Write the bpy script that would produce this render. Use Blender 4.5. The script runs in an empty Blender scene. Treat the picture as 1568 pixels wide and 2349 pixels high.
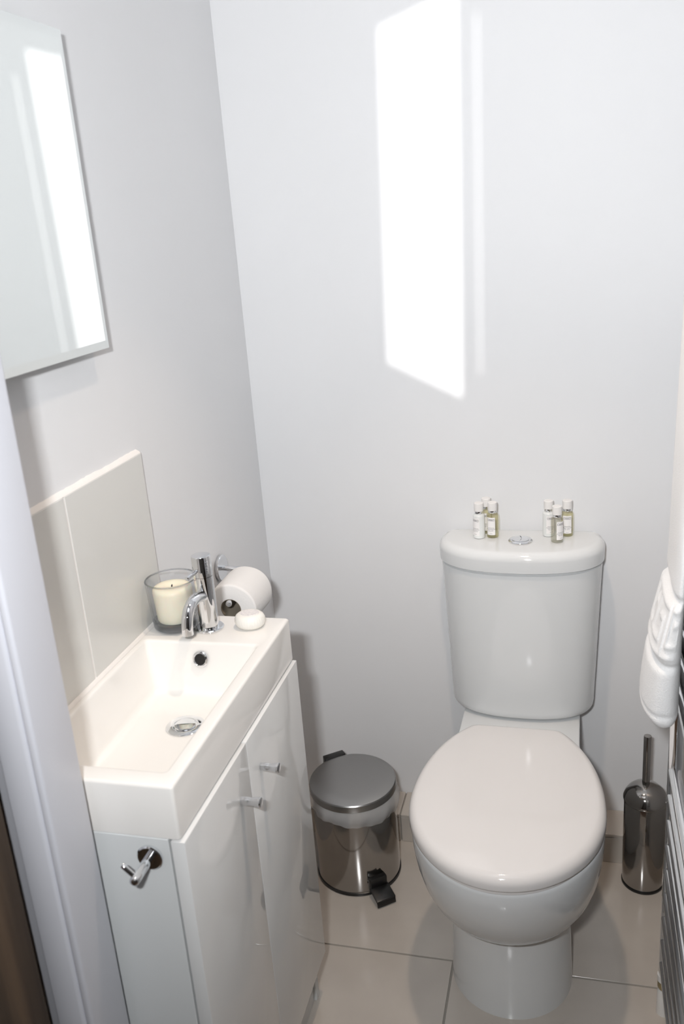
import bpy, bmesh, math, random
from mathutils import Matrix, Vector
from math import sin, cos, pi, radians as RAD
random.seed(7)
SC = bpy.context.scene
COL = SC.collection

# ------------------------------------------------------------------ camera
cam = bpy.data.cameras.new('camera')
cam.sensor_fit = 'VERTICAL'; cam.sensor_height = 36.0; cam.sensor_width = 24.0
cam.lens = 2033.19 / 2349 * 36.0
cam.clip_start = 0.02
cam.dof.use_dof = True; cam.dof.focus_distance = 1.72; cam.dof.aperture_fstop = 5.0
camo = bpy.data.objects.new('camera', cam); COL.objects.link(camo)
_r = Vector((0.96778226, 0.24080559, -0.07355389))
_u = Vector((-0.00715385, 0.31830498, 0.94796137))
_f = Vector((-0.25168696, 0.916894, -0.3097726))
CP = Vector((0.7015, -1.86506, 1.45057))
camo.matrix_world = Matrix(((_r.x, _u.x, -_f.x, CP.x), (_r.y, _u.y, -_f.y, CP.y), (_r.z, _u.z, -_f.z, CP.z), (0, 0, 0, 1)))
SC.camera = camo

# ------------------------------------------------------------------ light and exposure
SC.view_settings.view_transform = 'Standard'
SC.view_settings.look = 'None'
SC.view_settings.exposure = 0.0
SC.view_settings.gamma = 1.0
SC.view_settings.use_curve_mapping = False
SC.cycles.caustics_reflective = False
SC.cycles.caustics_refractive = False
wd = bpy.data.worlds.new('world'); SC.world = wd; wd.use_nodes = True
wd.node_tree.nodes['Background'].inputs[0].default_value = (0.9, 0.95, 1, 1)
wd.node_tree.nodes['Background'].inputs[1].default_value = 0.15

def lamp(name, kind, loc, power, color, target=None, **kw):
    l = bpy.data.lights.new(name, kind); l.energy = power; l.color = color
    for k, v in kw.items(): setattr(l, k, v)
    o = bpy.data.objects.new(name, l); COL.objects.link(o); o.location = loc
    if target is not None:
        o.rotation_euler = (Vector(target) - Vector(loc)).to_track_quat('-Z', 'Y').to_euler()
    return o
# the camera's own flash gun, on the hot shoe beside the lens
lamp('flash_light', 'AREA', (0.62, -1.94, 1.58), 20.5, (0.965, 0.982, 1.0), (0.55, 0.0, 1.75), shape='RECTANGLE', size=0.07, size_y=0.045, spread=RAD(158))
# warm ceiling spot above the toilet (its fixture is built below)
lamp('ceiling_light', 'SPOT', (0.55, -0.72, 2.214), 28.0, (1.0, 0.80, 0.63), (0.55, -0.66, 0), shadow_soft_size=0.03, spot_size=RAD(70), spot_blend=0.65)
# added unseen lamp; its patch stands in for flash bounced off the mirror
SUN = Vector((1.25, -3.5, 1.62))
lamp('patch_light', 'POINT', SUN, 420.0, (1.0, 0.98, 0.96), shadow_soft_size=0.0035)

# ------------------------------------------------------------------ materials
def mat(name, color, rough=0.5, metal=0.0, **kw):
    m = bpy.data.materials.new(name); m.use_nodes = True
    b = m.node_tree.nodes['Principled BSDF']
    b.inputs['Base Color'].default_value = (*color, 1)
    b.inputs['Roughness'].default_value = rough
    b.inputs['Metallic'].default_value = metal
    for k, v in kw.items():
        b.inputs[k.replace('_', ' ')].default_value = v
    return m
def P(m): return m.node_tree.nodes['Principled BSDF']
def link(m, a, b): m.node_tree.links.new(a, b)
def noise_bump(m, scale, strength, dist=0.001, detail=4, stretch=None):
    nt = m.node_tree; tc = nt.nodes.new('ShaderNodeTexCoord'); n = nt.nodes.new('ShaderNodeTexNoise')
    n.inputs['Scale'].default_value = scale; n.inputs['Detail'].default_value = detail
    src = tc.outputs['Object']
    if stretch:
        mp = nt.nodes.new('ShaderNodeMapping'); mp.inputs['Scale'].default_value = stretch
        link(m, src, mp.inputs[0]); src = mp.outputs[0]
    link(m, src, n.inputs['Vector'])
    b = nt.nodes.new('ShaderNodeBump'); b.inputs['Strength'].default_value = strength; b.inputs['Distance'].default_value = dist
    link(m, n.outputs['Fac'], b.inputs['Height']); link(m, b.outputs[0], P(m).inputs['Normal'])
    return n
def noise_color(m, scale, c1, c2, detail=5, stretch=None, lo=0.3, hi=0.7):
    nt = m.node_tree; tc = nt.nodes.new('ShaderNodeTexCoord'); n = nt.nodes.new('ShaderNodeTexNoise')
    n.inputs['Scale'].default_value = scale; n.inputs['Detail'].default_value = detail
    src = tc.outputs['Object']
    if stretch:
        mp = nt.nodes.new('ShaderNodeMapping'); mp.inputs['Scale'].default_value = stretch
        link(m, src, mp.inputs[0]); src = mp.outputs[0]
    link(m, src, n.inputs['Vector'])
    r = nt.nodes.new('ShaderNodeValToRGB'); r.color_ramp.elements[0].position = lo; r.color_ramp.elements[1].position = hi
    r.color_ramp.elements[0].color = (*c1, 1); r.color_ramp.elements[1].color = (*c2, 1)
    link(m, n.outputs['Fac'], r.inputs[0]); link(m, r.outputs[0], P(m).inputs['Base Color'])

M = {}
M['wall'] = mat('wall_paint', (0.755, 0.756, 0.765), 0.58)
noise_color(M['wall'], 3, (0.745, 0.746, 0.755), (0.765, 0.766, 0.775)); noise_bump(M['wall'], 60, 0.12, 0.0015, 3)
M['hall'] = mat('hall_paint', (0.17, 0.155, 0.14), 0.6); noise_bump(M['hall'], 60, 0.1)
M['ceil'] = mat('ceiling_paint', (0.78, 0.78, 0.78), 0.6); noise_bump(M['ceil'], 50, 0.1)
M['tile'] = mat('floor_tile', (0.50, 0.455, 0.405), 0.16)
noise_color(M['tile'], 9, (0.475, 0.43, 0.385), (0.525, 0.48, 0.43)); noise_bump(M['tile'], 420, 0.06, 0.0006, 2)
M['grout'] = mat('floor_grout', (0.30, 0.28, 0.25), 0.9); noise_bump(M['grout'], 300, 0.2)
M['splash'] = mat('splash_tile', (0.66, 0.655, 0.63), 0.2); noise_bump(M['splash'], 8, 0.03)
M['sealant'] = mat('white_sealant', (0.80, 0.77, 0.74), 0.6); noise_bump(M['sealant'], 180, 0.5, 0.001)
M['ceramic'] = mat('white_ceramic', (0.72, 0.732, 0.735), 0.035); noise_bump(M['ceramic'], 7, 0.01)
M['basin'] = mat('basin_ceramic', (0.83, 0.81, 0.78), 0.05); noise_bump(M['basin'], 7, 0.01)
M['seat'] = mat('seat_plastic', (0.76, 0.735, 0.72), 0.07); noise_bump(M['seat'], 7, 0.01)
M['gloss'] = mat('gloss_white_board', (0.72, 0.722, 0.715), 0.03); noise_bump(M['gloss'], 4, 0.003)
M['carcass'] = mat('white_carcass_board', (0.72, 0.74, 0.74), 0.45); noise_bump(M['carcass'], 300, 0.05)
M['gap'] = mat('shadow_gap_board', (0.25, 0.25, 0.25), 0.7); noise_bump(M['gap'], 300, 0.05)
M['trim'] = mat('frame_gloss_paint', (0.66, 0.67, 0.72), 0.3); noise_bump(M['trim'], 30, 0.05)
M['chrome'] = mat('chrome', (0.80, 0.81, 0.83), 0.03, 1.0); noise_bump(M['chrome'], 30, 0.004)
M['steel'] = mat('polished_steel', (0.39, 0.375, 0.36), 0.08, 1.0); noise_bump(M['steel'], 900, 0.05, 0.0003, 2, (1, 1, .03))
M['steel_lid'] = mat('brushed_steel_lid', (0.37, 0.367, 0.362), 0.28, 1.0); noise_bump(M['steel_lid'], 500, 0.12, 0.0003, 2, (.05, 1, 1))
M['black'] = mat('black_plastic', (0.008, 0.008, 0.008), 0.28); noise_bump(M['black'], 200, 0.02)
M['mirror'] = mat('mirror_glass', (0.90, 0.93, 0.915), 0.0, 1.0)
M['mirror_edge'] = mat('mirror_edge_glass', (0.50, 0.60, 0.57), 0.12); noise_bump(M['mirror_edge'], 40, 0.02)
M['paper'] = mat('tissue_paper', (0.80, 0.785, 0.77), 0.95); noise_bump(M['paper'], 260, 0.35, 0.001)
M['card'] = mat('cardboard_core', (0.30, 0.26, 0.20), 0.9); noise_bump(M['card'], 120, 0.2)
M['soap'] = mat('soap_wrapper', (0.82, 0.80, 0.75), 0.5); noise_bump(M['soap'], 160, 0.15)
M['soap_label'] = mat('soap_sticker', (0.78, 0.75, 0.73), 0.45)
noise_color(M['soap_label'], 1, (0.64, 0.61, 0.62), (0.80, 0.77, 0.75), 2, (260, 900, 1), 0.42, 0.52)
M['wax'] = mat('candle_wax', (0.86, 0.80, 0.64), 0.45, Subsurface_Weight=0.3, Subsurface_Scale=0.02); noise_bump(M['wax'], 60, 0.08)
M['wick'] = mat('burnt_wick', (0.01, 0.01, 0.01), 0.9); noise_bump(M['wick'], 500, 0.3)
M['cap'] = mat('white_cap_plastic', (0.82, 0.80, 0.78), 0.3); noise_bump(M['cap'], 90, 0.01)
M['lotion'] = mat('white_lotion_bottle', (0.76, 0.775, 0.76), 0.2, Coat_Weight=0.4); noise_bump(M['lotion'], 90, 0.01)
M['towel'] = mat('white_terry', (0.84, 0.84, 0.84), 0.95, Sheen_Weight=0.3); noise_bump(M['towel'], 520, 0.6, 0.002, 4)
M['white_plastic'] = mat('white_plastic', (0.78, 0.77, 0.75), 0.35); noise_bump(M['white_plastic'], 90, 0.02)
M['brass'] = mat('brass_fitting', (0.45, 0.38, 0.22), 0.35, 1.0); noise_bump(M['brass'], 90, 0.05)
M['wood'] = mat('dark_door_wood', (0.09, 0.06, 0.04), 0.65)
noise_color(M['wood'], 5, (0.030, 0.018, 0.009), (0.13, 0.082, 0.046), 8, (6, 6, .35))
M['wood_floor'] = mat('hall_floor_wood', (0.14, 0.09, 0.06), 0.4)
noise_color(M['wood_floor'], 5, (0.09, 0.055, 0.035), (0.2, 0.13, 0.085), 8, (6, .4, 6))
def glass(name, color, ior=1.47, refr=0.0):
    """clear glass that lets lamp light through: see-through body, mirror gloss by Fresnel, some refraction"""
    m = bpy.data.materials.new(name); m.use_nodes = True; nt = m.node_tree; nt.nodes.remove(P(m))
    out = nt.nodes['Material Output']
    tr = nt.nodes.new('ShaderNodeBsdfTransparent'); tr.inputs[0].default_value = (*color, 1)
    gl = nt.nodes.new('ShaderNodeBsdfGlossy'); gl.inputs['Roughness'].default_value = 0.01
    lw = nt.nodes.new('ShaderNodeLayerWeight'); lw.inputs[0].default_value = 0.5     # Schlick reflectance
    pw = nt.nodes.new('ShaderNodeMath'); pw.operation = 'POWER'; pw.inputs[1].default_value = 5; link(m, lw.outputs['Facing'], pw.inputs[0])
    fr = nt.nodes.new('ShaderNodeMath'); fr.operation = 'MULTIPLY_ADD'; fr.inputs[1].default_value = 0.9; fr.inputs[2].default_value = 0.04; link(m, pw.outputs[0], fr.inputs[0])
    body = tr
    if refr:
        rf = nt.nodes.new('ShaderNodeBsdfRefraction'); rf.inputs['Color'].default_value = (*color, 1); rf.inputs['IOR'].default_value = ior; rf.inputs['Roughness'].default_value = 0.0
        mb = nt.nodes.new('ShaderNodeMixShader'); mb.inputs[0].default_value = refr
        link(m, tr.outputs[0], mb.inputs[1]); link(m, rf.outputs[0], mb.inputs[2]); body = mb
    mx = nt.nodes.new('ShaderNodeMixShader'); link(m, fr.outputs[0], mx.inputs[0]); link(m, body.outputs[0], mx.inputs[1]); link(m, gl.outputs[0], mx.inputs[2])
    link(m, mx.outputs[0], out.inputs[0])
    return m
M['glass'] = glass('clear_glass', (0.975, 0.982, 0.99), 1.45)
M['glass_thick'] = glass('thick_glass', (0.955, 0.97, 0.985), 1.5, 0.45)
M['bottle_yellow'] = glass('pale_yellow_gel', (0.965, 0.945, 0.80), 1.40, 0.12)
M['bottle_clear'] = glass('clear_gel', (0.965, 0.96, 0.91), 1.40, 0.12)
def emit(name, color, s):
    m = bpy.data.materials.new(name); m.use_nodes = True; b = P(m)
    b.inputs['Emission Color'].default_value = (*color, 1); b.inputs['Emission Strength'].default_value = s
    return m
M['lamp'] = emit('lamp_lens', (1, .85, .7), 6)
# thin polythene: partly see-through, partly milky
m = bpy.data.materials.new('polythene'); m.use_nodes = True; nt = m.node_tree; b = P(m)
b.inputs['Base Color'].default_value = (0.80, 0.80, 0.80, 1); b.inputs['Roughness'].default_value = 0.25
b.inputs['Alpha'].default_value = 0.4
M['poly'] = m; noise_bump(m, 45, 0.5, 0.004)
# printed bottle label: a framed name box, a title line, a rule and small rows of print, laid out in UV
def label_material():
    m = mat('bottle_label', (0.84, 0.82, 0.81), 0.4); nt = m.node_tree
    uv = nt.nodes.new('ShaderNodeUVMap'); sp = nt.nodes.new('ShaderNodeSeparateXYZ'); link(m, uv.outputs[0], sp.inputs[0])
    def mth(op, a, b_=None, c=None):
        n = nt.nodes.new('ShaderNodeMath'); n.operation = op
        for i, v in enumerate((a, b_, c)):
            if v is None: continue
            if isinstance(v, (int, float)): n.inputs[i].default_value = v
            else: link(m, v, n.inputs[i])
        return n.outputs[0]
    U, V = sp.outputs[0], sp.outputs[1]
    def rect(u0, u1, v0, v1):
        a = mth('COMPARE', U, (u0 + u1) / 2, (u1 - u0) / 2); c = mth('COMPARE', V, (v0 + v1) / 2, (v1 - v0) / 2)
        return mth('MULTIPLY', a, c)
    nz = nt.nodes.new('ShaderNodeTexNoise'); mp = nt.nodes.new('ShaderNodeMapping'); mp.inputs['Scale'].default_value = (34, 30, 1)
    link(m, uv.outputs[0], mp.inputs[0]); link(m, mp.outputs[0], nz.inputs['Vector']); nz.inputs['Scale'].default_value = 1.0; nz.inputs['Detail'].default_value = 1
    ink = mth('GREATER_THAN', nz.outputs['Fac'], 0.47)
    tot = mth('SUBTRACT', rect(.10, .90, .80, .91), rect(.13, .87, .813, .897))
    for r in ((.20, .80, .838, .872), (.12, .88, .385, .41), (.14, .86, .265, .285), (.22, .78, .21, .23), (.30, .70, .07, .09)):
        tot = mth('ADD', tot, mth('MULTIPLY', rect(*r), ink))
    tot = mth('ADD', tot, rect(0, 1, .325, .34))
    tot = mth('MINIMUM', mth('MAXIMUM', tot, 0), 1)
    mx = nt.nodes.new('ShaderNodeMix'); mx.data_type = 'RGBA'
    link(m, tot, mx.inputs[0]); mx.inputs[6].default_value = (0.84, 0.82, 0.81, 1); mx.inputs[7].default_value = (0.10, 0.10, 0.11, 1)
    link(m, mx.outputs[2], P(m).inputs['Base Color'])
    return m
M['label'] = label_material()

# ------------------------------------------------------------------ helpers
def finish(name, bm, m, parent=None, smooth=40, **props):
    bmesh.ops.recalc_face_normals(bm, faces=bm.faces)
    me = bpy.data.meshes.new(name); bm.to_mesh(me); bm.free()
    if smooth:
        me.shade_smooth(); me.set_sharp_from_angle(angle=RAD(smooth))
    me.materials.append(M[m] if isinstance(m, str) else m)
    o = bpy.data.objects.new(name, me); COL.objects.link(o)
    if parent is not None:
        o.parent = parent
        if parent.type == 'EMPTY': o.matrix_parent_inverse = Matrix.Translation(-parent.location)
    for k, v in props.items(): o[k] = v
    return o
def thing(name, label, cat, loc, group=None):
    o = bpy.data.objects.new(name, None); COL.objects.link(o); o.location = loc; o.empty_display_size = 0.05
    o['label'] = label; o['category'] = cat
    if group: o['group'] = group
    return o
def tag(o, label, cat, group=None):
    o['label'] = label; o['category'] = cat
    if group: o['group'] = group
    return o
def box(bm, x0, x1, y0, y1, z0, z1, bev=0.0, seg=2):
    v = [bm.verts.new((x, y, z)) for x in (x0, x1) for y in (y0, y1) for z in (z0, z1)]
    fs = [(0, 1, 3, 2), (4, 6, 7, 5), (0, 4, 5, 1), (2, 3, 7, 6), (0, 2, 6, 4), (1, 5, 7, 3)]
    faces = [bm.faces.new([v[i] for i in f]) for f in fs]
    if bev > 0:
        ed = list({e for f in faces for e in f.edges})
        bmesh.ops.bevel(bm, geom=ed, offset=bev, segments=seg, affect='EDGES', profile=0.5)
    return faces
def bx(*a, **k):
    bm = bmesh.new(); box(bm, *a, **k); return bm
def lathe(bm, prof, seg=48, mtx=None, cap0=True, cap1=True):
    rings = []
    for r, z in prof:
        if r < 1e-6:
            rings.append([bm.verts.new((0, 0, z))])
        else:
            rings.append([bm.verts.new((r * cos(2 * pi * i / seg), r * sin(2 * pi * i / seg), z)) for i in range(seg)])
    for a, b in zip(rings, rings[1:]):
        if len(a) == 1 and len(b) == 1: continue
        for i in range(seg):
            j = (i + 1) % seg
            if len(a) == 1: bm.faces.new((a[0], b[i], b[j]))
            elif len(b) == 1: bm.faces.new((a[i], a[j], b[0]))
            else: bm.faces.new((a[i], a[j], b[j], b[i]))
    if cap0 and len(rings[0]) > 1: bm.faces.new(rings[0][::-1])
    if cap1 and len(rings[-1]) > 1: bm.faces.new(rings[-1])
    vs = [v for r in rings for v in r]
    if mtx is not None: bmesh.ops.transform(bm, matrix=mtx, verts=vs)
    return vs
def lat(prof, seg=48, loc=(0, 0, 0), axis=(0, 0, 1), **k):
    bm = bmesh.new()
    q = Vector((0, 0, 1)).rotation_difference(Vector(axis).normalized()).to_matrix().to_4x4()
    lathe(bm, prof, seg, Matrix.Translation(Vector(loc)) @ q, **k); return bm
def tube(bm, pts, rad, seg=16, cap=True):
    pts = [Vector(p) for p in pts]; n = len(pts)
    rad = rad if isinstance(rad, (list, tuple)) else [rad] * n
    up = None; rings = []
    for i, p in enumerate(pts):
        t = (pts[min(i + 1, n - 1)] - pts[max(i - 1, 0)]).normalized()
        if up is None:
            up = t.orthogonal().normalized()
        up = (up - t * up.dot(t)).normalized(); s = t.cross(up)
        rings.append([bm.verts.new(p + rad[i] * (up * cos(2 * pi * k / seg) + s * sin(2 * pi * k / seg))) for k in range(seg)])
    for a, b in zip(rings, rings[1:]):
        for i in range(seg):
            bm.faces.new((a[i], a[(i + 1) % seg], b[(i + 1) % seg], b[i]))
    if cap: bm.faces.new(rings[0][::-1]); bm.faces.new(rings[-1])
def loft(bm, rings, cap0=True, cap1=True):
    R = [[bm.verts.new(p) for p in r] for r in rings]; n = len(R[0])
    for a, b in zip(R, R[1:]):
        for i in range(n): bm.faces.new((a[i], a[(i + 1) % n], b[(i + 1) % n], b[i]))
    if cap0: bm.faces.new(R[0][::-1])
    if cap1: bm.faces.new(R[-1])
    return R

# ------------------------------------------------------------------ the room shell
XR, YF0, YF1, ZC = 0.965, -1.118, -1.060, 2.25       # right wall, door wall faces, ceiling
S = dict(kind='structure')
wall_left = finish('wall_left', bx(-0.12, 0, YF1, 0.0, -0.05, ZC), 'wall', smooth=0, **S)
wall_back = finish('wall_back', bx(-0.12, 1.10, 0.0, 0.12, -0.05, ZC), 'wall', smooth=0, **S)
wall_right = finish('wall_right', bx(XR, 1.10, YF1, 0.0, -0.05, ZC), 'wall', smooth=0, **S)
finish('ceiling', bx(-1.3, 2.4, -2.75, 0.12, ZC, ZC + .1), 'ceil', smooth=0, **S)
bm = bmesh.new()
box(bm, -1.3, 0.120, YF0, YF1, 0, ZC); box(bm, 0.90, 2.4, YF0, YF1, 0, ZC); box(bm, 0.120, 0.90, YF0, YF1, 2.05, ZC)
finish('wall_front', bm, 'wall', smooth=0, **S)
# sub-floor with grout, tiles as pieces
floor = finish('floor', bx(-0.12, 1.10, -1.118, 0.0, -0.05, -0.0025), 'grout', smooth=0, **S)
TX, TY, TW, G = 0.472, -0.438, 0.60, 0.0022
for y0, y1, tx in ((TY + G, 0.0, .60), (TY - .6 + G, TY - G, TX), (-1.118, TY - .6 - G, .60)):
    for x0, x1 in ((0.0, tx - G), (tx + G, XR)):
        finish('tile', bx(x0, x1, y0, y1, -0.012, 0.0, bev=.0004, seg=1), 'tile', floor, smooth=0)
finish('floor_hall', bx(-1.3, 2.4, -2.75, -1.118, -0.05, 0.0), 'wood_floor', smooth=0, **S)
# tiled pipe boxing along the back wall
LD, LH = 0.092, 0.078
led = finish('trim_1', bx(0.0, XR, -LD + .006, 0.0, 0.0, LH - .006), 'grout', smooth=0, **S)
for a, b in ((0.001, 0.300), (0.303, 0.900), (0.903, XR - .001)):
    finish('tile', bx(a, b, -LD, -LD + .008, 0.0, LH - .0085, bev=.0012, seg=1), 'tile', led, smooth=0)
    finish('tile', bx(a, b, -LD - .001, -.0015, LH - .008, LH, bev=.0012, seg=1), 'tile', led, smooth=0)
# door casing on the near left
bm = bmesh.new()
box(bm, 0.117, 0.1285, -1.130, -1.056, 0, 2.06, bev=.004, seg=3)
finish('trim_2', bm, 'trim', **S)
sec = [(0.062, -1.118), (0.062, -1.1225), (0.064, -1.1245), (0.0745, -1.1252), (0.0775, -1.1285), (0.081, -1.131), (0.112, -1.131), (0.1165, -1.130), (0.1175, -1.127), (0.1175, -1.118)]
bm = bmesh.new(); loft(bm, [[(x, y, z) for x, y in sec] for z in (0.0, 2.10)])
finish('trim_3', bm, 'trim', smooth=60, **S)
bm = bmesh.new(); box(bm, 0.892, 0.8998, -1.130, -1.056, 0, 2.06, bev=.003); box(bm, 0.900, 0.960, -1.131, -1.118, 0, 2.10, bev=.004)
finish('trim_4', bm, 'trim', **S)
# dark wooden door leaf, open into the hall
door = finish('door_1', bx(0.043, 0.081, -1.90, -1.146, 0.006, 2.03, bev=.003), 'wood', **S)
finish('door_handle', lat([(0.0, 0), (.026, 0), (.026, .006), (.009, .008), (.009, .04), (.012, .045), (.0, .045)], 32, (0.0812, -1.84, 1.0), (1, 0, 0)), 'chrome', door)

# hall behind the camera; its end wall has added slots that shape the lamp's patch
finish('wall_hall_left', bx(-1.35, -1.3, -2.75, -1.118, -0.05, ZC), 'hall', smooth=0, **S)
finish('wall_hall_right', bx(2.4, 2.45, -2.75, -1.118, -0.05, ZC), 'hall', smooth=0, **S)
YH = -2.70
def aim(x, z, y=YH):
    t = (y - SUN.y) / (0 - SUN.y); return (SUN.x + t * (x - SUN.x), SUN.z + t * (z - SUN.z))
bm = bmesh.new()
q = [aim(.335, 1.799), aim(.486, 1.845), aim(.473, 1.079), aim(.317, 1.159)]          # added opening that shapes the bright wall patch, clockwise
s1 = [aim(.5205, 1.80), aim(.5235, 1.80), aim(.5140, 1.13), aim(.5110, 1.13)]              # added slit for the thin bright stripe beside the patch
x0, x1 = -1.3, 2.4
def poly(*p): bm.faces.new([bm.verts.new((x, YH, z)) for x, z in p])
zt, zb = ZC, -0.05
poly((x0, zt), (q[0][0], zt), q[0], q[3], (q[3][0], zb), (x0, zb))
poly((q[0][0], zt), (q[1][0], zt), q[1], q[0])
poly((q[3][0], zb), q[3], q[2], (q[2][0], zb))
poly(q[1], (q[1][0], zt), (s1[0][0], zt), s1[0], s1[3], (s1[3][0], zb), (q[2][0], zb), q[2])
poly((s1[0][0], zt), (s1[1][0], zt), s1[1], s1[0]); poly((s1[3][0], zb), s1[3], s1[2], (s1[2][0], zb))
poly(s1[1], (s1[1][0], zt), (x1, zt), (x1, zb), (s1[2][0], zb), s1[2])
finish('wall_hall_slotted', bm, 'hall', smooth=0, **S)

# splashback: two tiles on the left wall with a sealant bead on top and along the basin
ST, SY, SZ = 0.009, -0.5675, 1.113
for y0, y1 in ((-0.8085, SY), (-1.05, -0.8105)):
    finish('tile', bx(0.0, ST, y0, y1, 0.824, SZ, bev=.0012, seg=1), 'splash', wall_left, smooth=0)
bm = bmesh.new()
n = 60; rings = []
for i in range(n + 1):
    y = SY + (-1.05 - SY) * i / n
    h = 0.0065 + 0.0008 * sin(i * .37) * sin(i * .11) + random.uniform(-.0006, .0006)
    rings.append([(0.0, y, SZ), (ST - .0005, y, SZ), (ST * .72, y, SZ + h * .45), (0.0, y, SZ + h)])
loft(bm, rings); finish('sealant', bm, 'sealant', wall_left, smooth=50)
bm = bmesh.new()
rings = [[(ST - .004, y, .8225), (ST + .005, y, .8225), (ST + .002, y, .826), (ST - .004, y, .829)] for y in (SY, -.7, -.9, -1.043)]
loft(bm, rings); finish('sealant', bm, 'sealant', wall_left, smooth=0)
finish('sealant', bx(.0065, .0082, -.8108, -.8082, .824, SZ - .001), 'sealant', wall_left, smooth=0)

# ------------------------------------------------------------------ mirror
mz0, mz1, my0, my1, mxt = 1.299, 1.724, -1.05, -0.656, 0.032
t = thing('wall_mirror', 'frameless mirror hanging on the left wall above the splashback tiles', 'mirror', (0, (my0 + my1) / 2, mz0))
bv, bd = 0.012, 0.0022
bm = bmesh.new()
def rect(x, i): return [(x, my0 + i, mz0 + i), (x, my1 - i, mz0 + i), (x, my1 - i, mz1 - i), (x, my0 + i, mz1 - i)]
A = [bm.verts.new(p) for p in rect(mxt, bv)]; bm.faces.new(A)
glass_o = finish('mirror_glass', bm, 'mirror', t, smooth=0)
bm = bmesh.new(); A = [bm.verts.new(p) for p in rect(mxt, bv)]; B = [bm.verts.new(p) for p in rect(mxt - bd, 0)]
for i in range(4): bm.faces.new((A[i], A[(i + 1) % 4], B[(i + 1) % 4], B[i]))
finish('bevel', bm, 'mirror', t, smooth=0)
bm = bmesh.new(); A = [bm.verts.new(p) for p in rect(mxt - bd, 0)]; B = [bm.verts.new(p) for p in rect(mxt - .0065, 0)]
for i in range(4): bm.faces.new((A[i], A[(i + 1) % 4], B[(i + 1) % 4], B[i]))
bm.faces.new(B)
finish('glass_edge', bm, 'mirror_edge', t, smooth=0)
finish('backing', bx(0.0, mxt - .0066, my0 + .06, my1 - .06, mz0 + .06, mz1 - .06), 'gap', t, smooth=0)

# ------------------------------------------------------------------ vanity cabinet and basin
BW, BY0, BY1, BZ, BT = 0.238, -1.043, -0.566, 0.822, 0.077
cb = BZ - BT
van = thing('vanity_cabinet', 'narrow gloss white two-door vanity cabinet under the rectangular washbasin', 'cabinet', (0.11, -0.805, 0))
finish('side_panel', bx(0.003, 0.2215, BY0, BY0 + .016, 0.0, cb - .0006, bev=.0008, seg=1), 'carcass', van, smooth=0)
finish('side_panel', bx(0.003, 0.2215, BY1 - .016, BY1, 0.0, cb - .0006, bev=.0008, seg=1), 'carcass', van, smooth=0)
finish('carcass', bx(0.005, 0.2195, BY0 + .0162, BY1 - .0162, 0.10, .700), 'gap', van, smooth=0)
finish('plinth', bx(0.200, 0.2155, BY0 + .0163, BY1 - .0163, 0.0, 0.099), 'gloss', van, smooth=0)
dsplit = -0.822
for y0, y1, ky in ((dsplit + .0006, BY1, -0.777), (BY0, dsplit - .0006, -0.862)):
    dr = finish('door', bx(0.2245, 0.2435, y0, y1, 0.112, cb - .003, bev=.0010), 'gloss', van)
    bm = lat([(0, 0), (.0058, 0), (.0058, .003), (.0064, .006), (.0060, .011), (.0056, .015), (.0064, .021), (.0076, .026), (.0078, .0285), (.0068, .0295), (0, .0292)], 32, (0.2436, ky, 0.672), (1, 0, 0))
    finish('knob', bm, 'chrome', dr)

t = thing('robe_hook', 'small chrome robe hook with round plate on the cabinet side', 'hook', (0.194, BY0, 0.716))
hk = (0.1945, BY0 - .0002, 0.717)
finish('base_plate', lat([(0, 0), (.0165, 0), (.0172, .001), (.0172, .004), (.0155, .0055), (0, .0055)], 40, hk, (0, -1, 0)), 'chrome', t)
finish('stem', lat([(0, .005), (.0062, .005), (.0062, .042), (.0060, .0455), (.0048, .048), (.0025, .0494), (0, .0497)], 32, hk, (0, -1, 0)), 'chrome', t)
bm = bmesh.new(); a = Vector((hk[0] - .003, hk[1] - .039, hk[2] + .003)); dv = Vector((-.72, 0, .69))
tube(bm, [a, a + dv * .014, a + dv * .0185, a + dv * .0195], [.0036, .0036, .0036, .0028], 20); finish('peg', bm, 'chrome', t)

basin = thing('washbasin', 'rectangular white ceramic washbasin on the narrow vanity cabinet', 'washbasin', (0.12, -0.805, cb))
bm = bmesh.new()
def rrect(x0, x1, y0, y1, r, z, k=5):
    out = []
    for cx, cy, a0 in ((x1 - r, y1 - r, 0), (x0 + r, y1 - r, 90), (x0 + r, y0 + r, 180), (x1 - r, y0 + r, 270)):
        for i in range(k + 1):
            a = RAD(a0 + 90 * i / k); out.append((cx + r * cos(a), cy + r * sin(a), z))
    return out
e = 0.0005; FZ = 0.739
rings = []
rings.append(rrect(.040, .188, -.980, -.686, .012, FZ - .010))
rings.append(rrect(.030, .200, -1.0, -.676, .012, FZ - .004))
rings.append(rrect(.020, .2145, -1.022, -.590, .006, cb + .001))
rings.append(rrect(0.003, BW - .001, BY0 + .001, BY1 - .001, .0045, cb))
rings.append(rrect(0.002, BW, BY0, BY1, .0045, cb + .001))
rings.append(rrect(0.002, BW, BY0, BY1, .0045, BZ - .0045))
for a in (30, 60, 90):
    s_, c_ = sin(RAD(a)), cos(RAD(a)); i = .0045 * (1 - c_)
    rings.append(rrect(0.002 + i, BW - i, BY0 + i, BY1 - i, .0045, BZ - .0045 + .0045 * s_))
ix0, ix1, iy0, iy1 = 0.0215, 0.217, -1.014, -0.669
for a in (0, 30, 60, 90):
    i = .005 * sin(RAD(a)); rings.append(rrect(ix0 - .004 + i, ix1 + .004 - i, iy0 - .004 + i, iy1 + .004 - i, .008, BZ - .005 * (1 - cos(RAD(a)))))
jx0, jx1, jy0, jy1 = 0.043, 0.184, -0.975, -0.690
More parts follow.
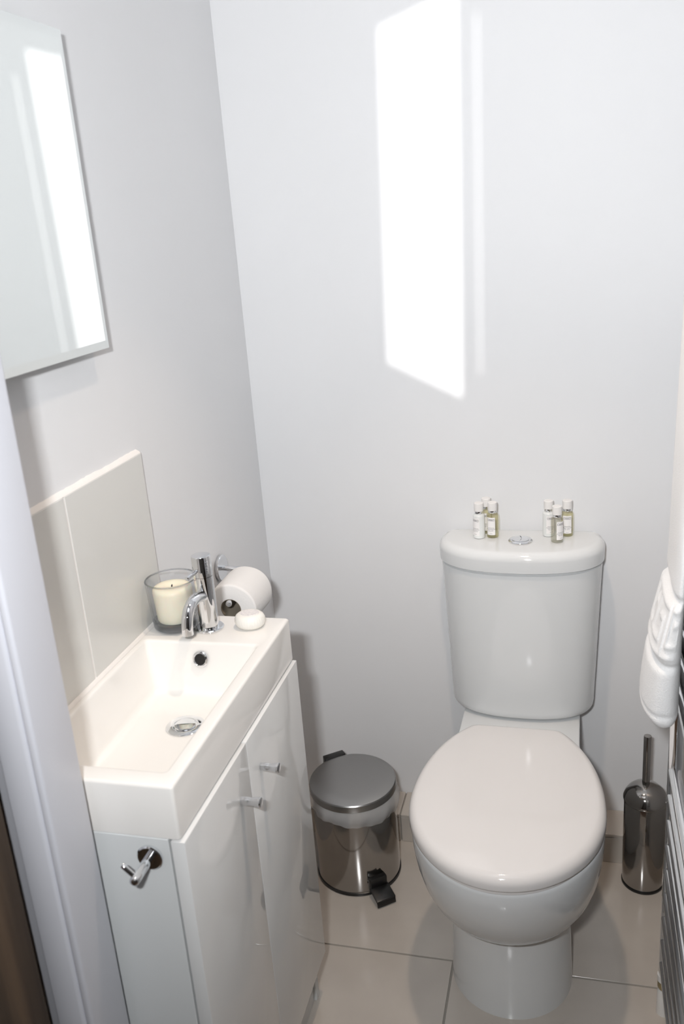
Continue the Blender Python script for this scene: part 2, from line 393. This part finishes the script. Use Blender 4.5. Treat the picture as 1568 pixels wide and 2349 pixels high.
for k in (0.15, .35, .55, .75, .88):
    rings.append(rrect(ix0 + (jx0 - ix0) * k, ix1 + (jx1 - ix1) * k, iy0 + (jy0 - iy0) * k * k, iy1 + (jy1 - iy1) * k, .008 + .008 * k, BZ - .005 + (FZ + .006 - BZ + .005) * k))
rings.append(rrect(jx0 - .002, jx1 + .002, jy0 - .004, jy1 + .002, .016, FZ + .007))
rings.append(rrect(jx0 + .002, jx1 - .002, jy0 + .004, jy1 - .002, .016, FZ + .002))
rings.append(rrect(jx0 + .008, jx1 - .008, jy0 + .012, jy1 - .008, .015, FZ))
loft(bm, rings, True, True)
finish('bowl', bm, 'basin', basin, smooth=35)
dc = (0.132, -0.786, FZ + .0002)
dr = finish('drain', lat([(0.0, 0), (.0295, 0), (.0295, .0010), (.0285, .0018), (.0195, .0020), (.0182, .0006), (0, .0006)], 48, dc), 'chrome', basin)
finish('plug', lat([(0, .0008), (.0158, .0008), (.0166, .0030), (.0160, .0038), (.012, .0042), (0, .0044)], 48, dc), 'chrome', dr)
fr = (iy1 - jy1) / (FZ - BZ)
oc = Vector((0.119, -0.6765, 0.795)); on_ = Vector((0, -1, 0.27)).normalized()
ov = finish('overflow_ring', lat([(.0088, -.002), (.0088, .0025), (.0093, .0042), (.0104, .0050), (.0120, .0046), (.0136, .0030), (.0144, .0010), (.0144, -.002)], 40, oc, on_, cap0=False, cap1=False), 'chrome', basin)
finish('overflow_hole', lat([(0, .0005), (.0088, .0005), (.0088, .0012), (0, .0012)], 32, oc, on_), 'black', ov)

# tap
tc = Vector((0.1145, -0.617, BZ + .0002))
tap = thing('basin_tap', 'chrome cylinder mixer tap with curved spout beside the candle', 'tap', tc)
finish('base_plate', lat([(0, 0), (.0238, 0), (.0240, .0025), (.0225, .0042), (.0165, .0046), (0, .0046)], 48, tc), 'chrome', tap)
finish('body', lat([(0, .0044), (.0160, .0044), (.0160, .0950), (0, .0950)], 48, tc), 'chrome', tap)
hd = finish('lever_head', lat([(0, .0958), (.0162, .0958), (.0162, .1290), (.0155, .1305), (.0143, .1310), (0, .1310)], 48, tc), 'chrome', tap)
bm = bmesh.new()
a = tc + Vector((-.004, -.0145, .108)); dv = Vector((-.22, -.90, -.12)).normalized()
tube(bm, [a, a + dv * .006, a + dv * .024, a + dv * .026, a + dv * .0272], [.0036, .0036, .0042, .0040, .0026], 20); finish('lever_pin', bm, 'chrome', hd)
bm = bmesh.new()
pts = []
for i in range(21):
    u = i / 20
    p0, p1, p2, p3 = Vector((0, -.010, .062)), Vector((-.001, -.058, .082)), Vector((-.002, -.079, .062)), Vector((-.002, -.079, .026))
    pts.append(tc + p0 * (1 - u) ** 3 + p1 * 3 * u * (1 - u) ** 2 + p2 * 3 * u * u * (1 - u) + p3 * u ** 3)
tube(bm, pts, .0092, 28, cap=False)
finish('spout', bm, 'chrome', tap)
finish('spout_outlet', lat([(0, 0), (.0088, 0), (.0088, .001), (0, .001)], 28, tc + Vector((-.002, -.079, .0275))), 'black', tap)

# candle holder and candle
cc = Vector((0.0545, -0.615, BZ + .0002))
h = thing('candle_glass', 'clear glass tumbler holding a cream candle by the tap', 'candle holder', cc)
finish('glass_wall', lat([(.0392, .0155), (.0435, .0862), (.0408, .0862), (.0362, .0185), (.0345, .0155), (.0392, .0155)], 72, cc, cap0=False, cap1=False), 'glass', h)
finish('glass_base', lat([(0, 0), (.033, 0), (.0365, .002), (.0385, .007), (.0391, .0153), (.0345, .0153), (.0325, .0146), (0, .0144)], 72, cc), 'glass_thick', h)
finish('glass_rim', lat([(.0408, .0863), (.0435, .0863), (.0437, .0872), (.0430, .0881), (.0421, .0884), (.0412, .0880), (.0407, .0871), (.0408, .0863)], 72, cc, cap0=False, cap1=False), 'glass_thick', h)
can = thing('pillar_candle', 'cream wax candle with a black wick inside the glass tumbler', 'candle', cc + Vector((0, 0, .0148)))
finish('wax', lat([(0, .0149), (.0285, .0149), (.0305, .0185), (.0330, .066), (.0325, .0705), (.0300, .0735), (.0245, .0748), (.0120, .0745), (.0085, .0728), (0, .0722)], 64, cc), 'wax', can)
bm = bmesh.new(); tube(bm, [cc + Vector((0, 0, .0720)), cc + Vector((.0003, 0, .0745)), cc + Vector((.0012, -.0006, .0765))], [.0012, .0012, .0007], 10); finish('wick', bm, 'wick', can)

# pleated soap
sc_ = Vector((0.183, -0.605, BZ + .0002))
soap = thing('wrapped_soap', 'small oval soap in white pleated paper wrapper beside the tap', 'soap', sc_)
bm = bmesh.new(); seg = 180; prof = [(.60, 0), (.80, .0015), (.93, .0055), (1.0, .0110), (.985, .0165), (.90, .0212), (.76, .0240), (.60, .0248), (.56, .0248)]
rings = []
for r, z in prof:
    amp = .028 * (1 - abs(z - .011) / .016) if .001 < z < .0242 else 0.004
    row = []
    for i in range(seg):
        a = 2 * pi * i / seg; k = 1 + amp * (abs(sin(a * 17 + .7 * sin(3 * a))) - .5)
        row.append((sc_.x + .0260 * r * k * cos(a), sc_.y + .0225 * r * k * sin(a), sc_.z + z))
    rings.append(row)
loft(bm, rings); finish('wrapper', bm, 'soap', soap, smooth=60)
bm = bmesh.new(); lathe(bm, [(0, 0), (1, 0), (.96, 1), (0, 1.1)], 48, Matrix.Translation(sc_ + Vector((0, 0, .0248))) @ Matrix.Diagonal((.0165, .0128, .0006, 1)))
finish('sticker', bm, 'soap_label', soap)

# ------------------------------------------------------------------ toilet roll and holder
rc = Vector((0.066, -0.36, 0.7595)); RL = 0.100
h = thing('toilet_roll_holder', 'chrome toilet roll holder with a round plate on the left wall', 'roll holder', (0.0, -0.291, 0.796))
finish('wall_plate', lat([(0, 0), (.0262, 0), (.0270, .001), (.0270, .0062), (.0258, .0075), (0, .0075)], 48, (0.0002, -0.291, 0.796), (1, 0, 0)), 'chrome', h)
bm = bmesh.new(); bz_ = rc.z + .0205 - .0055 - .0005
pts = [(0.006, -0.291, 0.796), (0.045, -0.291, 0.794)]
for i in range(1, 9):
    a = pi / 2 * i / 8; pts.append((0.045 + .021 * sin(a), -0.291 - .021 * (1 - cos(a)), 0.794 - (0.794 - bz_) * i / 8))
pts += [(0.066, -0.35, bz_), (0.066, -0.414, bz_)]
tube(bm, pts, .0055, 20); finish('bar', bm, 'chrome', h)
finish('end_cap', lat([(0, 0), (.0062, 0), (.0066, .003), (.0055, .006), (.003, .0075), (0, .008)], 24, (0.066, -0.4138, bz_), (0, -1, 0)), 'chrome', h)
roll = thing('toilet_roll', 'white toilet paper roll hanging on the chrome bar', 'toilet roll', rc + Vector((0, 0, -.051)))
bm = bmesh.new(); seg = 96; N = 26; rings = []
def rr_(a, y):
    return .0505 + .0006 * sin(2 * a + 1) + .0004 * sin(5 * a + y * 40)
prof = [(0.0208, 0), (.047, 0), (.0498, .0012)] + [(.0505, .003 + (RL - .006) * i / N) for i in range(N + 1)] + [(.0498, RL - .0012), (.047, RL), (.0208, RL)]
for r, yy in prof:
    row = []
    for i in range(seg):
        a = 2 * pi * i / seg; k = rr_(a, yy) / .0505
        rr = r * k if r > .03 else r
        # a row of quilting dimples near both ends
        if .012 < yy < .018 and r > .05: rr -= .0007 * (i % 3 == 0)
        row.append((rc.x + rr * cos(a), rc.y - RL / 2 + yy, rc.z + rr * sin(a)))
    rings.append(row)
loft(bm, rings, False, False); finish('paper', bm, 'paper', roll, smooth=50)
finish('core', lat([(.0207, .0003), (.0207, RL - .0003), (.0197, RL - .0003), (.0197, .0003), (.0207, .0003)], 64, (rc.x, rc.y - RL / 2, rc.z), (0, 1, 0), cap0=False, cap1=False), 'card', roll)

# ------------------------------------------------------------------ toilet
XT = 0.5945
toilet = thing('toilet', 'white close-coupled toilet with closed lid against the back wall', 'toilet', (XT, -0.10, 0))
def outline(w, yf, yc, wb, yb, z, ym=None, nf=44, nb=16, pw=2.0, rb=0.03, soft=False):
    """closed plan: half ellipse in front of yc, sides tapering from w (at yc) to wb (at ym), back corners rounded"""
    out = []
    for i in range(nf + 1):
        a = -pi / 2 + pi * i / nf; s_, c_ = sin(a), cos(a)
        out.append((XT + w * math.copysign(abs(s_) ** (2 / pw), s_), yc - (yc - yf) * abs(c_) ** (2 / pw), z))
    ym = yb if ym is None else ym
    ph = max(.05, math.acos(min(1, wb / w))); B_ = (ym - yc) / sin(ph)
    side = []
    for i in range(1, nb + 1):
        t_ = i / nb
        if soft: side.append((w + (wb - w) * (t_ * t_ * (3 - 2 * t_)), yc + (ym - yc) * t_))
        else: side.append((w * cos(ph * t_), yc + B_ * sin(ph * t_)))
    if soft: cx_, cy_, a0 = wb - rb, yb - rb, 0.0
    else:
        a0 = math.atan2(sin(ph) / B_, cos(ph) / w); cx_, cy_ = wb - rb * cos(a0), ym - rb * sin(a0)
    for i in range(1, 9):
        a = a0 + (pi / 2 - a0) * i / 8; side.append((cx_ + rb * cos(a), cy_ + rb * sin(a)))
    out += [(XT + x, y, z) for x, y in side] + [(XT - x, y, z) for x, y in side[::-1]]
    return out
bm = bmesh.new(); rg = []
for z, w, yf, yc, wb in ((0, .1175, -.558, -.44, .098), (.012, .1175, -.558, -.44, .098), (.07, .1155, -.556, -.44, .097), (.13, .1135, -.555, -.44, .096),
                         (.175, .1125, -.556, -.44, .096), (.196, .1125, -.560, -.44, .096), (.206, .1140, -.566, -.445, .097), (.2105, .118, -.5755, -.45, .098),
                         (.216, .1255, -.592, -.455, .101), (.226, .1345, -.609, -.46, .104), (.244, .1450, -.629, -.465, .108), (.270, .1560, -.649, -.47, .113),
                         (.300, .1640, -.665, -.475, .118), (.335, .1695, -.678, -.48, .122), (.370, .1722, -.686, -.485, .125), (.395, .1728, -.6885, -.485, .126),
                         (.4015, .1715, -.687, -.485, .125), (.404, .168, -.683, -.485, .122)):
    k = max(0.0, (z - .35) / .054)
    def dip(y): u = min(1.0, max(0.0, (y + .285) / .035)); return .013 * k * u * u * (3 - 2 * u)
    rg.append([(x, y, zz - dip(y)) for x, y, zz in outline(w, yf, yc, wb, -.035, z, ym=-.20, soft=True)])
R_ = loft(bm, rg, True, False)
T_ = R_[-1]; nT = len(T_)                 # top of the rim and deck as strips across, so the deck can sit lower
for i in range(nT // 2): 
    a_, b_, c_, d_ = T_[(22 + i) % nT], T_[(22 + i + 1) % nT], T_[(22 - i - 1) % nT], T_[(22 - i) % nT]
    vs = []
    for v_ in (a_, b_, c_, d_):
        if v_ not in vs: vs.append(v_)
    if len(vs) > 2: bm.faces.new(vs)
finish('pan', bm, 'ceramic', toilet, smooth=45)
def lidring(ins, z):
    return outline(.1745 - ins, -.700 + ins, -.492, .096 - ins * .7, 0, z, ym=-.252 - ins, rb=.024 - ins * .2)
bm = bmesh.new()
loft(bm, [lidring(.011, .4045), lidring(.008, .406), lidring(.008, .4135), lidring(.011, .415)]); finish('seat_ring', bm, 'seat', toilet, smooth=45)
bm = bmesh.new(); rg = [lidring(.010, .4155), lidring(.002, .4162), lidring(.0005, .4175), lidring(0, .420)]
for a in range(0, 91, 10):
    rg.append(lidring(.0175 * (1 - cos(RAD(a))), .4275 + .0175 * sin(RAD(a))))
for i, z in ((.026, .4461), (.045, .4473), (.075, .4482)):
    rg.append(lidring(i, z))
loft(bm, rg); finish('seat_lid', bm, 'seat', toilet, smooth=45)
# cistern: bow-fronted, narrowing downwards
def cist(w, yf, z, yb=-.014, rb=.012, ins=0.0):
    return outline(w - ins, yf + ins, -.062, w - .006 - ins, yb - ins, z, ym=-.030, pw=2.35, rb=rb, soft=True)
bm = bmesh.new(); rg = []
for a in range(0, 91, 15):
    i = .022 * (1 - sin(RAD(a))); z = .3925 + .022 * (1 - cos(RAD(a))); rg.append(cist(.1545, -.153, z, ins=i))
for k in range(1, 9):
    u = k / 8; rg.append(cist(.1545 + .0135 * u, -.153 - .011 * u, .4145 + (.745 - .4145) * u))
rg[-1] = cist(.1680, -.164, .7395); rg += [cist(.1680, -.164, .7412, ins=.006), cist(.1680, -.164, .7455, ins=.007)]
loft(bm, rg); cis = finish('cistern', bm, 'ceramic', toilet, smooth=45)
bm = bmesh.new(); rg = [cist(.1705, -.1675, .7455, yb=-.010, ins=.006), cist(.1712, -.169, .7462, yb=-.010, ins=.002), cist(.1715, -.170, .748, yb=-.010)]
for a in range(0, 91, 10):
    rg.append(cist(.1725, -.172, .772 + .0185 * sin(RAD(a)), yb=-.010, rb=.02, ins=.0185 * (1 - cos(RAD(a)))))
rg.append(cist(.1725, -.172, .7908, yb=-.010, rb=.02, ins=.03))
loft(bm, rg); finish('cistern_lid', bm, 'ceramic', toilet, smooth=45)
fb = Vector((XT + .0015, -0.092, .7908))
btn = finish('flush_button', lat([(0, 0), (.0245, 0), (.0247, .0015), (.0235, .0030), (.0195, .0040), (.0183, .0030), (0, .0030)], 56, fb), 'chrome', toilet)
for side in (-1, 1):
    bm = bmesh.new(); pts = []
    for i in range(25):
        a = -pi / 2 + pi * i / 24; pts.append((side * .0172 * cos(a), .0172 * sin(a)))
    cut = []
    for i in range(11):
        y = .0165 - .033 * i / 10; cut.append((.0045 * cos(y / .0165 * pi / 2) * 1.0 - .0005 * 1 + side * .0005 - .0015, y))
    pl = pts + cut
    loft(bm, [[(fb.x + x, fb.y + y, fb.z + .0031) for x, y in pl], [(fb.x + x, fb.y + y, fb.z + .0048) for x, y in pl], [(fb.x + x * .93 + side * .0003, fb.y + y * .93, fb.z + .0054) for x, y in pl]])
    finish('button_half', bm, 'chrome', btn)
toilet.rotation_euler.z = RAD(-0.8)

# ------------------------------------------------------------------ miniature bottles on the cistern
BT_Z = .7910
protos = {}
def bottle(kind, x, y, ang, label):
    base = Vector((x, y, BT_Z)); g = 'miniature toiletry bottles on the cistern'
    t = thing('toiletry_bottle', label, 'bottle', base, g)
    mm = {'white': 'lotion', 'yellow': 'bottle_yellow', 'clear': 'bottle_clear'}[kind]
    if kind not in protos:
        o1 = finish('body', lat([(0, 0), (.0105, 0), (.0120, .0012), (.0123, .0030), (.0123, .0490), (.0118, .0512), (.0100, .0528), (.0085, .0532), (.0085, .0545), (0, .0545)], 48), mm)
        protos[kind] = (o1.data,)
        bpy.data.objects.remove(o1)
        if 'cap' not in protos:
            o = finish('cap', lat([(0, .0600), (.0097, .0600), (.0098, .0610), (.0098, .0768), (.0092, .0775), (0, .0776)], 40), 'cap'); protos['cap'] = o.data; bpy.data.objects.remove(o)
            o = finish('collar', lat([(0, .0546), (.0088, .0546), (.0090, .0550), (.0090, .0599), (0, .0599)], 40), 'chrome'); protos['collar'] = o.data; bpy.data.objects.remove(o)
            bm = bmesh.new(); uvl = bm.loops.layers.uv.new('UVMap'); n = 24; W = 1.55
            col = []
            for i in range(n + 1):
                a = -W / 2 + W * i / n
                col.append((bm.verts.new((.01245 * sin(a), -.01245 * cos(a), .0075)), bm.verts.new((.01245 * sin(a), -.01245 * cos(a), .0465)), i / n))
            for p, q_ in zip(col, col[1:]):
                f = bm.faces.new((p[0], q_[0], q_[1], p[1]))
                for l, (u, v) in zip(f.loops, ((p[2], 0), (q_[2], 0), (q_[2], 1), (p[2], 1))): l[uvl].uv = (u, v)
            o = finish('label', bm, 'label'); protos['label'] = o.data; bpy.data.objects.remove(o)
    for nm, data in (('body', protos[kind][0]), ('collar', protos['collar']), ('cap', protos['cap']), ('label', protos['label'])):
        o = bpy.data.objects.new(nm, data); COL.objects.link(o); o.parent = t
    t.rotation_euler.z = RAD(ang)
bottle('white', .5090, -.0745, -35, 'white lotion miniature bottle with its whole label in view on the cistern')
bottle('yellow', .5370, -.0690, -14, 'pale yellow miniature bottle beside the unobstructed white lotion bottle')
bottle('yellow', .5215, -.0410, 10, 'miniature bottle with only its cap showing behind the white lotion and yellow bottles')
bottle('white', .6525, -.0560, 25, 'white lotion miniature bottle partly behind the clear bottle')
bottle('clear', .6705, -.0930, 42, 'clear miniature bottle standing in front of its two neighbours')
bottle('yellow', .6905, -.0535, 0, 'pale yellow miniature bottle standing behind the clear bottle')

# ------------------------------------------------------------------ pedal bin
bc = Vector((0.2195, -0.197, 0))
pb = thing('pedal_bin', 'round stainless steel pedal bin between cabinet and toilet', 'bin', bc)
finish('base_ring', lat([(0, 0), (.0965, 0), (.0985, .002), (.0985, .008), (.0960, .010), (0, .010)], 72, bc), 'black', pb)
finish('body', lat([(.090, .0102), (.0968, .0102), (.0972, .013), (.0955, .205), (.0945, .222), (.0925, .222), (.0930, .205), (.093, .012)], 96, bc, cap0=False, cap1=False), 'steel', pb)
tilt = Matrix.Translation(bc + Vector((0, 0, .226))) @ Matrix.Rotation(RAD(1.2), 4, 'X')
bm = bmesh.new(); lathe(bm, [(.0965, 0), (.0992, .0006), (.0996, .003), (.0990, .0155), (.0972, .0180), (.0945, .0190), (.07, .0212), (.035, .0224), (0, .0228)], 96, tilt, cap0=True)
finish('lid', bm, 'steel_lid', pb, smooth=30)
pd = Vector((cos(RAD(-52)), sin(RAD(-52)), 0)); ps = Vector((-pd.y, pd.x, 0)); up = Vector((0, 0, 1))
def pbox(bm, cen, l, w, hgt, ang=0.0, bev=.001):
    n0 = len(bm.verts); vs0 = set(bm.verts); box(bm, -l / 2, l / 2, -w / 2, w / 2, -hgt / 2, hgt / 2, bev)
    R = Matrix((( pd.x, ps.x, 0), (pd.y, ps.y, 0), (0, 0, 1))).to_4x4() @ Matrix.Rotation(ang, 4, 'Y')
    bmesh.ops.transform(bm, matrix=Matrix.Translation(cen) @ R, verts=[v for v in bm.verts if v not in vs0])
bm = bmesh.new(); pbox(bm, bc - pd * .1045 + up * .236, .020, .052, .024, 0, .002); pbox(bm, bc - pd * .1005 + up * .20, .009, .044, .05, 0, .001); finish('hinge', bm, 'black', pb)
bm = bmesh.new(); pbox(bm, bc + pd * .1020 + up * .032, .014, .040, .034, 0, .001); finish('pedal_housing', bm, 'black', pb)
bm = bmesh.new(); pbox(bm, bc + pd * .1235 + up * .0205, .040, .046, .006, RAD(14), .0015); pbox(bm, bc + pd * .1420 + up * .0095, .004, .045, .014, RAD(-12), .0012); finish('pedal', bm, 'black', pb)
# liner: crumpled skirt of polythene turned over the rim
bm = bmesh.new(); n = 140; rows = []
for k in range(11):
    u = k / 10; row = []
    for i in range(n):
        a = 2 * pi * i / n; side = max(0, cos(a - RAD(-12)))          # fuller on the toilet side
        drop = .034 + .010 * sin(a + 2.0) + .0025 * sin(2 * a + 1) + .0008 * sin(7 * a)
        r = .0958 + .0022 + .0035 * sin(u * pi) + u * .0012 + .0016 * u * sin(9 * a + 2 * u) + .0010 * sin(23 * a + 5 * u) * u + .0035 * side * sin(u * pi)
        z = .2235 + .002 * side - drop * u + .0015 * sin(5 * a + 4 * u) * u
        row.append((bc.x + r * cos(a), bc.y + r * sin(a), z))
    rows.append(row)
loft(bm, rows, False, False)
o = finish('bin_liner', bm, 'poly', smooth=60); tag(o, 'crumpled clear plastic liner hanging over the rim of the pedal bin', 'bin liner')

# ------------------------------------------------------------------ toilet brush
br = Vector((0.8585, -0.142, 0))
tb = thing('toilet_brush', 'toilet brush in a tall polished steel holder beside the radiator', 'toilet brush', br)
finish('base_ring', lat([(0, 0), (.0445, 0), (.0455, .0015), (.0455, .006), (.0440, .008), (0, .008)], 56, br), 'black', tb)
finish('holder', lat([(.0430, .0082), (.0440, .0082), (.0443, .010), (.0440, .214), (.0430, .216), (0, .216)], 72, br, cap0=True), 'steel', tb)
finish('dome_lid', lat([(0, .2162), (.0458, .2162), (.0462, .2175), (.0462, .2215), (.0455, .2235), (.0430, .2310), (.0375, .2400), (.0290, .2480), (.0180, .2535), (.0090, .2560), (0, .2560)], 72, br), 'steel', tb)
bm = lat([(0, .2555), (.0078, .2555), (.0080, .2575), (.0080, .3725), (.0074, .3740), (0, .3742)], 32)
o = finish('handle', bm, 'steel', tb); o.location = (0, 0, 0)
o.matrix_parent_inverse = Matrix.Identity(4); o.rotation_euler = (0, 0, 0)

# ------------------------------------------------------------------ towel radiator
RTOP = 1.318
rx, ry0, ry1 = 0.872, -0.492, -0.992
rad = thing('towel_radiator', 'chrome ladder towel radiator on the right wall', 'radiator', (rx, (ry0 + ry1) / 2, 0.09))
for y in (ry0, ry1):
    bm = bmesh.new(); tube(bm, [(rx, y, .092), (rx, y, .096), (rx, y, 1.345), (rx, y, 1.35)], [.0095, .0115, .0115, .0095], 28); finish('post', bm, 'chrome', rad)
zs = [.118 + .0515 * i for i in range(9)] + [.70 + .0515 * i for i in range(5)] + [1.06 + .0515 * i for i in range(4)] + [RTOP]
def rail(z):
    bm = bmesh.new(); pts = []
    for i in range(17):
        u = i / 16; pts.append((rx - .001, ry0 - .006 + (ry1 + .012 - ry0) * u, z))
    tube(bm, pts, .0105, 20, cap=True); return bm
proto = finish('rail', rail(0.0), 'chrome', rad)
proto.location.z = zs[0]
for z in zs[1:]:
    o = bpy.data.objects.new('rail', proto.data); COL.objects.link(o); o.parent = rad; o.matrix_parent_inverse = proto.matrix_parent_inverse.copy(); o.location.z = z
for y in (ry0 - .06, ry1 + .06):
    for z in (.30, .64):
        finish('bracket', lat([(0, 0), (.016, 0), (.016, .004), (.007, .006), (.007, .085), (0, .085)], 24, (XR - .0002, y, z), (-1, 0, 0)), 'chrome', rad)
for y in (ry0, ry1):
    v = finish('valve', lat([(0, .058), (.010, .058), (.012, .062), (.012, .074), (.0085, .076), (.0085, .0915), (0, .0915)], 28, (rx, y, 0)), 'brass', rad)
    finish('valve_collar', lat([(.0086, .077), (.0128, .077), (.0128, .090), (.0086, .090), (.0086, .077)], 28, (rx, y, 0), cap0=False, cap1=False), 'white_plastic', v)
    finish('pipe_cover', lat([(0, 0), (.0125, 0), (.0118, .050), (.010, .057), (0, .0575)], 28, (rx, y, 0)), 'white_plastic', v)

# ------------------------------------------------------------------ towel over the radiator
TY0, RTOP = -0.578, 1.318           # middle of the towel along the rail, height of the rail it hangs on
def lerp(pts, z):
    if z <= pts[0][0]: return pts[0][1]
    for (a, p), (b, q_) in zip(pts, pts[1:]):
        if a <= z <= b:
            k = (z - a) / (b - a); return p + (q_ - p) * k
    return pts[-1][1]
OUT = [(.700, .812), (.720, .8050), (.76, .8075), (.800, .812), (.808, .8165), (.83, .818), (.905, .8365), (.913, .8395), (.95, .8415), (1.1, .8445), (1.25, .8465), (1.34, .8475)]   # outer face x of the front fall
def key(s, z):
    """raised Greek-key relief in the band: s runs across the towel (m), z in metres"""
    zb, zt_ = .818, .902
    if not zb < z < zt_: return 0.0
    u = (s / .085) % 1.0; v = (z - zb) / (zt_ - zb)
    def seg(x0, x1, y0, y1):
        dx = max(x0 - u, 0, u - x1) * .085; dy = max(y0 - v, 0, v - y1) * .078
        return math.hypot(dx, dy)
    dmin = min(seg(.08, .08, .06, .94), seg(.08, .86, .94, .94), seg(.86, .86, .28, .94), seg(.34, .86, .28, .28), seg(.34, .34, .28, .68), seg(.34, .60, .66, .68), seg(0, .08, .06, .06), seg(.08, 1, .06, .06))
    return .0034 * math.exp(-(dmin / .0042) ** 2)
XI = 0.8590                          # inner face of the front fall, just clear of the rails
path = []                            # (centre x, centre z, direction angle, half thickness, z for relief or None)
NZ = 210
for j in range(NZ + 1):
    z = .700 + (RTOP - .700) * j / NZ; xo = lerp(OUT, z)
    path.append(((xo + XI) / 2, z, 0.0, (XI - xo) / 2, z))
th = path[-1][3]; ro = rx - .001 - path[-1][0]
for j in range(1, 17):
    a = pi * j / 16; path.append((rx - .001 - ro * cos(a), RTOP + ro * sin(a), a, th, None))
for j in range(1, 61):
    path.append((rx - .001 + ro, RTOP - (RTOP - .83) * j / 60, pi, th, None))
tw = bmesh.new(); rings = []; NA = 220; L = len(path)
for k, (cx, cz, ang, hx, zr) in enumerate(path):
    b = .074 + .004 * sin(cz * 9)
    if zr is not None:
        for zg, w, dpt in ((.806, .006, .006), (.910, .006, .0055), (.724, .004, .0022)):
            dd = dpt * math.exp(-((zr - zg) / w) ** 2); hx -= dd * .5; cx += dd * .5; b -= dd
    end = min((zr - .700) if zr is not None else 1, (cz - .83) if ang == pi else 1)
    ins = .016 * (1 - math.sqrt(max(0, 1 - ((.018 - end) / .018) ** 2))) if end < .018 else 0.0
    nx, nz = -cos(ang), sin(ang)     # outward direction
    row = []
    for i in range(NA):
        t_ = 2 * pi * i / NA; c_, s_ = cos(t_), sin(t_); e_ = 2 / 2.6
        o_ = math.copysign(abs(c_) ** e_, c_); y = math.copysign(abs(s_) ** e_, s_)
        bump = 0.0
        if zr is not None: bump = key(t_ * .075 + .03, zr) * max(0.0, min(1.0, (c_ + .35) * 2)) + .0012 * sin(3 * t_ + zr * 11) * (c_ > 0) * c_
        off = o_ * max(hx - ins, .001) + bump * max(c_, 0)
        row.append((cx + nx * off, TY0 + y * (b - ins + bump * abs(s_)), cz + nz * off))
    rings.append(row)
loft(tw, rings)
o = finish('bath_towel', tw, 'towel', smooth=80); tag(o, 'folded white towel with raised key pattern hanging on the chrome radiator', 'towel')

# ------------------------------------------------------------------ ceiling spot fixture
t = thing('ceiling_downlight', 'round recessed ceiling spot lamp above the toilet', 'ceiling lamp', (0.55, -0.72, ZC - .03))
finish('ring', lat([(.036, 0), (.040, -.004), (.046, -.004), (.050, 0), (.050, .029), (.036, .029), (.036, 0)], 48, (.55, -.72, ZC - .0292), cap0=False, cap1=False), 'chrome', t)
finish('lens', lat([(0, .006), (.0355, .006), (.0355, .010), (0, .010)], 40, (.55, -.72, ZC - .0292)), 'lamp', t)
